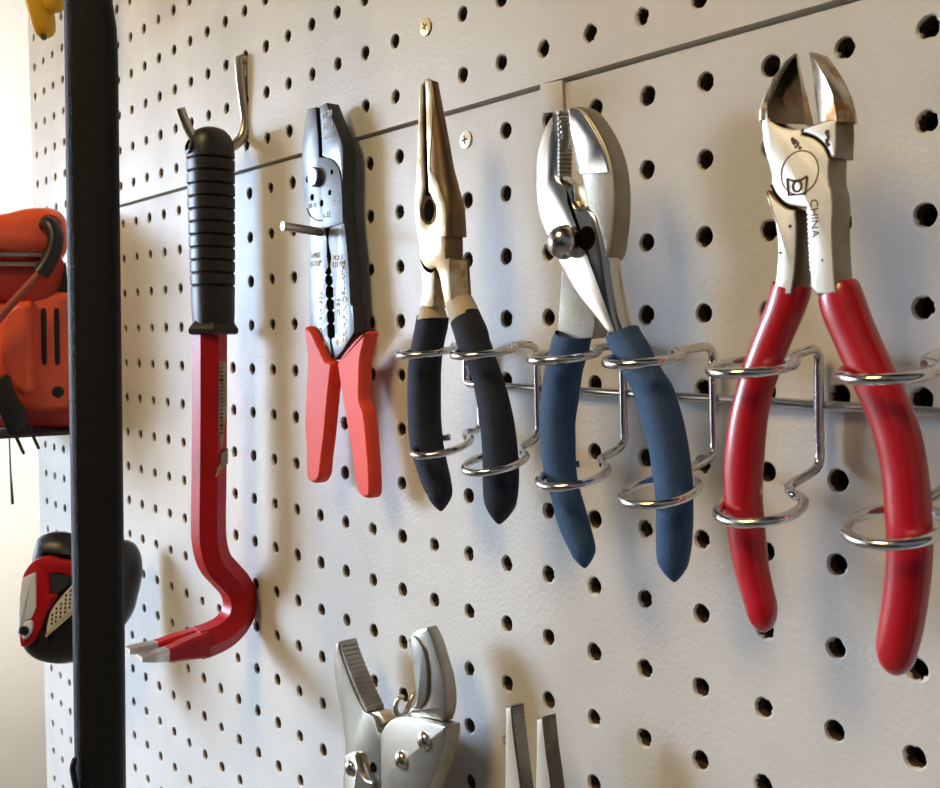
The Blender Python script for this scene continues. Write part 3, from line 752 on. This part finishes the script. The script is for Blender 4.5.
bm = plate(q4([(324,84,'c'),(340,90),(366,130),(378,200),(375,280),(352,318),(330,318,'c'),(345,290),(338,240),(334,180),(326,130)]), dF-.3, dF+.01, .02); link('jaw_insert', bm, M_lockd, mj)
bm = bmesh.new()
for k in range(13):
    u = k/12.0; x = 326+24*math.sin(u*PI*.62); y = 100+185*u
    c = at(310+x/3.241, 610+y/3.241, dF-.02); tube(bm, [c+Vector((-.01,0,.01)), c+Vector((-.01,0,-.3))], .036, 6)
link('jaw_teeth', bm, M_lockd, mj, smooth=20)
Bp = [(228,577),(226,430),(234,388),(262,356),(310,345),(375,360),(437,378,'c'),(434,420),(415,500),(380,600),(360,720),(350,860),(355,1000),(345,1060),(300,1060),(262,1000),(235,860),(228,720)]
bm = bmesh.new(); P = cr(px2(q4(Bp), dF+.06), 4); prism(bm, P, dF-.30, dF+.06, .05); link('handle_shell', bm, M_lock, t)
for x, y in ((370,425),(296,487)):
    link('rivet', dome(at(310+x/3.241, 610+y/3.241, dF+.06), .165, .10), M_rivet, t, smooth=70)
Lv = [(108,500),(110,474),(132,462),(160,464),(168,480),(200,560),(190,640),(150,760),(110,900),(90,1000),(70,1010),(72,960),(98,760),(104,600)]
bm = bmesh.new(); P = cr(px2(q4(Lv), dF+.07), 4); prism(bm, P, dF-.45, dF+.07, .05); lv = link('release_lever', bm, M_lock, t)
link('rivet', dome(at(310+131/3.241, 610+512/3.241, dF+.07), .15, .09), M_rivet, t, smooth=70)
bm = bmesh.new(); tube(bm, cr([tuple(at(310+x/3.241, 610+y/3.241, dF+.09)) for x, y in ((153,468),(160,500),(171,533),(186,554),(206,562))], 5, False), .05, 10, cap0='round'); link('lever_rim', bm, M_lock, lv)
bm = bmesh.new(); c = at(310+205/3.241, 610+510/3.241, dF+.01); tube(bm, [c+Vector((.055*math.cos(a), .07*math.sin(a), 0)) for a in [2*PI*k/14 for k in range(15)]], .025, 8); link('link_ring', bm, M_line, t)
t = thing('peg_hook', at(412,690,0), 'small chrome peg hook curling out between the locking-plier jaws', 'hook')
hX = at(405,700,.35).x
bm = bmesh.new(); tube(bm, cr([(hX,atx(412,694,hX).y,-.18),(hX,atx(410,695,hX).y,.15)]+[tuple(atx(x,y,hX)) for x, y in ((406,712),(399,716),(395.5,708),(398,699),(402,697))], 5, False), .045, 10, cap1='round'); link('hook_wire', bm, M_zinc, t)

# ================================================================== LONG-NOSE PLIERS, only the tips in view
dF = 1.15
t = thing('long_nose_pliers', at(530,1000,.8), 'two bright slender long-nose plier tips rising from the bottom edge', 'pliers')
bm = plate(q4([(632,314,'c'),(652,313,'c'),(660,400),(683,577),(705,760,'c'),(740,860,'c'),(700,900),(620,880),(622,700),(630,577)]), dF-.26, dF, .02, mside=1); lj = link('left_jaw', bm, [M_tip, M_tipside], t)
bm = bmesh.new()
for k in range(34):
    y = 322+k*8.2; x = 653+(y-315)*.118
    c = at(310+x/3.241, 610+y/3.241, dF-.02); tube(bm, [c, c+Vector((0,0,-.22))], .022, 5)
link('jaw_teeth', bm, M_lockd, lj, smooth=20)
bm = plate(q4([(733,352,'c'),(754,348,'c'),(766,460),(782,577),(800,760),(790,880),(740,900),(710,880,'c'),(718,760,'c'),(729,577)]), dF-.27, dF, .02, mside=1); link('right_jaw', bm, [M_tip, M_tipside], t)
link('handle_grip', grip([(880,505,535),(930,495,530),(1000,490,525),(1060,500,530)], dF-.13, .85, (520,1090)), M_blk, t, smooth=70)
link('handle_grip', grip([(880,530,565),(930,545,580),(1000,555,592),(1060,550,585)], dF-.13, .85, (568,1090)), M_blk, t, smooth=70)

# ================================================================== BLACK BAR AT THE LEFT
bd = 5.0
t = thing('padded_bar', at(95,1100,bd), 'tall black gritty-coated upright bar crossing the left end of the pegboard', 'bar')
nb = Vector((CC.x+7.0, 0, CC.z-bd)).normalized(); e1 = Vector((nb.z,0,-nb.x))
o = at(95, 394, bd)
def fb(x, y, d): return o + e1*x + Vector((0,y,0)) + nb*d
def pl(px, py): 
    p = onp(px, py, o, nb)-o; return (p.dot(e1), p.y)
P = [pl(*q) for q in ((66,-300),(63.5,0),(66,200),(69,400),(72,600),(73.5,720),(75,800),(79,1100),(134,1100),(126.5,800),(125,600),(122.5,400),(120,200),(118.5,60),(117,25),(113,0),(108,-300))]
# rounded section: sweep of rings
prof = [(.20,.0),(.11,-.025),(.045,-.08),(0,-.18),(0,-.35),(.035,-.45),(.15,-.5)]
bm = bmesh.new(); prism(bm, P, 0, 0, f=fb, steps=prof)
link('bar_body', bm, M_bar, t, smooth=60)
bm = bmesh.new(); q = onp(74, 768, o, nb)
tube(bm, cr([tuple(onp(x, y, o+nb*.02, nb)) for x, y in ((74.5,760),(72.5,768),(74,778),(77,795),(79,830))], 4, False), .05, 8, cap0='round'); link('coating_tear', bm, M_bar, t)

# ================================================================== TOOLS BEYOND THE BAR
class Pl:
    """upright working plane turned towards the viewer's side of the room"""
    def __init__(s, px, py, d, yaw=None):
        s.o = at(px, py, d); v = Vector((CC.x-s.o.x, 0, CC.z-s.o.z)).normalized()
        if yaw is not None: v = Vector((math.sin(yaw), 0, math.cos(yaw)))
        s.n = v; s.e = Vector((v.z, 0, -v.x))
    def f(s, x, y, d): return s.o + s.e*x + Vector((0,y,0)) + s.n*d
    def l(s, L, d=0):
        r = []
        for p in L:
            q = onp(p[0], p[1], s.o+s.n*d, s.n)-s.o; r.append((q.dot(s.e), q.y)+(('c',) if p[-1] == 'c' else ()))
        return r
    def p(s, px, py, d=0): return onp(px, py, s.o+s.n*d, s.n)
    def solid(s, L, d0, d1, bev=.1, n=5, steps=None):
        bm = bmesh.new(); prism(bm, cr(s.l(L, d1), n), d0, d1, bev, f=s.f, steps=steps); return bm

# --- shelf and orange power tool
K = Pl(40, 330, 1.6)
zs = K.p(40, 430).y
t = thing('tool_shelf', (-19, zs-.1, 0), 'thin dark metal shelf ledge under the orange power tool', 'shelf')
bm = bmesh.new(); box(bm, (-27.5, zs-.10, .0), (-20.6, zs, 4.4), .03); link('shelf_plate', bm, M_shelf, t)

t = thing('power_tool', K.p(30, 429, -.8), 'orange-red corded power tool with vent slots, on the shelf behind the black bar', 'power tool')
def rp(L, d0, d1, r): # well-rounded solid
    return K.solid(L, d0, d1, steps=[(r,d1),(r*.55,d1-r*.12),(r*.22,d1-r*.40),(0,d1-r),(0,d0+r),(r*.3,d0+r*.3),(r,d0)])
bm = rp([(-75,240),(-60,225),(-20,216),(8,211),(25,207),(45,206),(58,209),(66,218),(68,235),(66,252,),(58,258,'c'),(0,253,'c'),(-70,262,'c')], -1.5, .75, .45); body = link('motor_barrel', bm, M_or, t)
bm = bmesh.new(); c = K.p(50, 226, .62)
lathe(bm, c, K.n, [(.34,-.1),(.34,.08),(.30,.14),(.24,.12),(.2,.02)], 24); link('boot_collar', bm, M_or2, body)
bm = rp([(-70,255,'c'),(60,255,'c'),(64,262),(64,272),(58,290),(40,304),(0,303),(-70,300)], -1.5, .55, .25); link('gear_case', bm, M_or2, t)
for yy in (253.5, 263):
    bm = bmesh.new(); tube(bm, [K.p(-70, yy, .62), K.p(20, yy+1, .66), K.p(47, yy+1.5, .55)], .07, 10, cap1='round'); link('guide_rod', bm, M_zinc, t)
bm = rp([(48,270,'c'),(66,262,'c'),(70,300,'c'),(52,300,'c')], -.8, .35, .1); link('clamp_block', bm, M_shelf, t)
H = [(-60,310),(-20,304),(15,297),(30,290),(55,289),(74,292,'c'),(76,360),(72,395),(66,412),(40,415),(14,408),(-10,398),(-60,395)]
bm = rp(H, -1.6, .5, .32); hs = link('motor_housing', bm, M_or, t, smooth=40)
# front corner bulge and chamfered cheek
bm = K.solid([(-2,330),(4,312),(18,302),(32,300,'c'),(36,392,'c'),(22,396),(8,380),(-1,356)], .2, .86, steps=[(.20,.80),(.12,.78),(.04,.70),(0,.58),(0,.25)]); link('housing_cheek', bm, M_or, hs)
for x in (43.5, 56.5):
    L = [(x-2.6,311),(x,308.5),(x+2.6,311),(x+3.2,340),(x+3.4,362),(x+1,365),(x-1.6,362),(x-2.2,340)]
    bm = K.solid(L, .44, .515, .01); link('vent_slot', bm, M_bp, hs)
bm = rp([(-60,394),(10,400),(40,408),(74,404),(76,424),(70,428.5,'c'),(-60,428.5,'c')], -1.5, .35, .12); link('tool_base', bm, M_or2, t)
bm = bmesh.new(); bx = K.p(58,392,.5)
lathe(bm, bx, K.n, [(.17,-.05),(.17,.03),(.12,.05),(.0,.05)], 18); link('lock_knob', bm, M_bp, hs)
# cord boot and cord, plug
pb_ = [K.p(47,224,.72), K.p(51,226,.95), K.p(55.5,237,1.1), K.p(53,252,1.15), K.p(46,266,1.15), K.p(40,274,1.15)]
cb = cr([tuple(v) for v in pb_], 6, False); n = len(cb)
bm = bmesh.new(); tube(bm, cb, [.235 for k in range(n)], 14); boot = link('cord_boot', bm, M_bp, t)
cp = [K.p(42,271,1.15), K.p(30,284,1.2), K.p(15,300,1.25), K.p(0,317,1.25), K.p(-18,338,1.2), K.p(-28,362,1.15), K.p(-20,378,1.1), K.p(-2,380,1.1), K.p(6,392,1.1)]
bm = bmesh.new(); tube(bm, cr([tuple(v) for v in cp], 6, False), .125, 12); link('power_cord', bm, M_cord, t)
bm = K.solid([(-8,392),(0,377),(10,376),(14,390),(26,412),(28,426),(13,435),(7,432),(-2,410)], .95, 1.3, .08); pg = link('plug_body', bm, M_bp, t)
for (a, b) in (((14,432),(23.5,453)), ((29,427),(38.5,448))):
    bm = bmesh.new(); tube(bm, [K.p(a[0],a[1],1.1), K.p((a[0]+b[0])/2,(a[1]+b[1])/2,1.1), K.p(b[0],b[1],1.1)], [.05,.05,.045], 8, fixed=tuple(K.n), ratio=1.6, cap1='round'); link('plug_prong', bm, M_shelf, pg)
bm = bmesh.new(); tube(bm, [K.p(9,430,1.0), K.p(10.5,470,1.0), K.p(12.5,503,1.0)], [.02,.025,.045], 6, cap1='round')
tag(link('thin_strip', bm, M_bp, None, K.p(12,503,1.0)), 'thin black strip dangling below the black plug', 'strip')

# --- red and black palm tool
J = Pl(70, 605, 2.0, PI/4)
t = thing('palm_sander', J.p(70, 668, -.3), 'black, red and silver palm power tool hanging behind the black bar', 'power tool')
B1 = [(26,550),(30,541),(42,536),(58,537),(72,544),(84,550),(100,545),(114,544),(125,549),(131,562),(132,580),(128,600),(122,620),(104,645),(86,660),(62,668),(40,668),(24,661),(14,646),(14,620),(20,585)]
bm = J.solid(B1, -.5, .35, steps=[(.5,.35),(.3,.30),(.12,.15),(0,-.1),(0,-.3),(.2,-.5)]); link('body_shell', bm, M_bp, t, smooth=60)
Rf = [(34,560),(46,557),(60,560),(72,563),(73,577),(60,574),(49,574,'c'),(49.5,594,'c'),(55,597),(43,617),(39,631),(31,643),(22,648),(18.5,640),(19,610),(21,580),(26,568)]
bm = J.solid(Rf, .05, .52, steps=[(.07,.52),(.03,.50),(0,.42),(0,.05)]); rf = link('red_frame', bm, M_redp, t, label='red plastic frame')
bm = J.solid([(19.5,588),(22,578),(36,571,'c'),(36,608,'c'),(31,619),(25,622),(19,636),(18,605)], .3, .57, steps=[(.08,.57),(.03,.55),(0,.45),(0,.3)]); link('silver_panel', bm, M_silver, t, label='glossy silver side panel')
bm = J.solid([(48,572,'c'),(71,576,'c'),(67,586),(60,592),(48,597,'c')], .2, .44, .03); link('smoky_window', bm, M_dkgrey, t)
bm = J.solid([(21,629),(24,622),(30,621),(32,626),(30,634),(24,640),(21,637)], .4, .60, .05); link('silver_hub', bm, M_silver, rf)
link('hub_button', lathe(bmesh.new(), J.p(24.5,630.5,.6), J.n, [(.13,-.03),(.13,.03),(.06,.05),(0,.05)], 18), M_bp, rf)
Pd = [(46,630),(50,612),(60,598),(74,583),(90,572),(90,596),(76,608),(60,622),(48,634)]
bm = J.solid(Pd, .1, .42, .04); pd = link('sanding_pad', bm, M_mesh, t, label='pale perforated pad')
for i in range(7):
    for j_ in range(6):
        x = 51+i*4.6+j_*.3; y = 626-i*4.6-j_*4.2+ (6 if i == 0 else 0)
        u = (x-46)/(90-46); ylo = 634-(634-596)*u; yhi = 622-(622-572)*u - 10*math.sin(PI*min(1, max(0, u)))*.6
        if not (yhi+2 < y < ylo-2) or x > 86: continue
        bm = J.solid([(x-.9,y-1.1,'c'),(x+.9,y-1.5,'c'),(x+.9,y+1.1,'c'),(x-.9,y+1.5,'c')], .40, .425, .003)
        link('pad_hole', bm, M_line, pd, smooth=0)
bm = bmesh.new(); tube(bm, cr([tuple(J.p(x,y,.43)) for x, y in ((46,636),(60,624),(76,610),(92,597))], 4, False), .03, 8); link('cream_piping', bm, M_tan, t)
bm = J.solid([(38,632),(43,631),(47,638),(44,646),(39,642)], .2, .46, .06); link('trigger', bm, M_bp, t)

# --- yellow handle at the top left
Y = Pl(46, 10, 2.0)
t = thing('clamp_handles', Y.p(45,-120,-.3), 'amber yellow plastic tool handles hanging into the top left corner', 'clamp')
bm = bmesh.new(); tube(bm, [Y.p(30,-160,.1), Y.p(33,-60,.1), Y.p(37,-5,.1), Y.p(41,12,.1), Y.p(44,27,.1)], [.36,.37,.36,.34,.31], 16, fixed=tuple(Y.n), ratio=.7, cap1='round'); link('handle', bm, M_yel, t, smooth=60)
bm = bmesh.new(); tube(bm, [Y.p(66,-160,-.3), Y.p(58,-40,.3), Y.p(55,-8,.33), Y.p(54,2,.33)], [.36,.37,.36,.30], 16, fixed=tuple(Y.n), ratio=.7, cap1='round'); link('handle', bm, M_yel, t, smooth=60)
link('hang_hole', lathe(bmesh.new(), Y.p(43.5,36.5,.30), Y.n, [(.08,-.1),(.08,.03),(.0,.035)], 14), M_slot, t)

# ================================================================== LIGHT
def area(name, loc, target, size, power, color, sy=None, spread=180):
    l = bpy.data.lights.new(name, 'AREA'); l.energy = power; l.color = color; l.size = size*S
    if sy: l.shape = 'RECTANGLE'; l.size_y = sy*S
    l.spread = math.radians(spread)
    o = bpy.data.objects.new(name, l); col.objects.link(o); o.location = BV(loc)
    o.rotation_euler = (BV(target)-o.location).to_track_quat('-Z', 'Y').to_euler(); return o
area('daylight_opening', (-76, 5, 43), (1, -27, 0), 28, 12.4, (.53,.72,1.0), 28, 48)
area('warm_lamp', (-6, 56, 56), (-2, 0, 0), 26, 22, (1.0,.74,.37))
area('wall_fill', (-40, 10, 130), (-84, 8, 18), 40, 43, (1,1,.98), None, 38)  # added lamp without a real source, brightens only the left wall
w = bpy.data.worlds.new('garage'); bpy.context.scene.world = w; w.use_nodes = True
nt = w.node_tree; bg = nt.nodes['Background']
tc = nt.nodes.new('ShaderNodeTexCoord'); sp = nt.nodes.new('ShaderNodeSeparateXYZ'); rm = nt.nodes.new('ShaderNodeValToRGB')
mr = nt.nodes.new('ShaderNodeMapRange'); mr.inputs['From Min'].default_value = -1; mr.inputs['From Max'].default_value = 1
nt.links.new(tc.outputs['Generated'], sp.inputs[0]); nt.links.new(sp.outputs['Z'], mr.inputs['Value']); nt.links.new(mr.outputs['Result'], rm.inputs['Fac']); nt.links.new(rm.outputs['Color'], bg.inputs['Color'])
rm.color_ramp.elements[0].color = (.68,.72,.80,1); rm.color_ramp.elements[1].color = (.24,.22,.20,1)
nz = nt.nodes.new('ShaderNodeTexNoise'); nz.inputs['Scale'].default_value = 1.6; nz.inputs['Detail'].default_value = 2
nt.links.new(tc.outputs['Generated'], nz.inputs['Vector'])
nr = nt.nodes.new('ShaderNodeMapRange'); nr.inputs['From Min'].default_value = .42; nr.inputs['From Max'].default_value = .60; nr.inputs['To Min'].default_value = .03; nr.inputs['To Max'].default_value = .38
nt.links.new(nz.outputs['Fac'], nr.inputs['Value']); nt.links.new(nr.outputs['Result'], bg.inputs['Strength'])
sc = bpy.context.scene
sc.view_settings.view_transform = 'Standard'; sc.view_settings.look = 'None'; sc.view_settings.gamma = 1
sc.view_settings.use_curve_mapping = False; sc.view_settings.exposure = 0
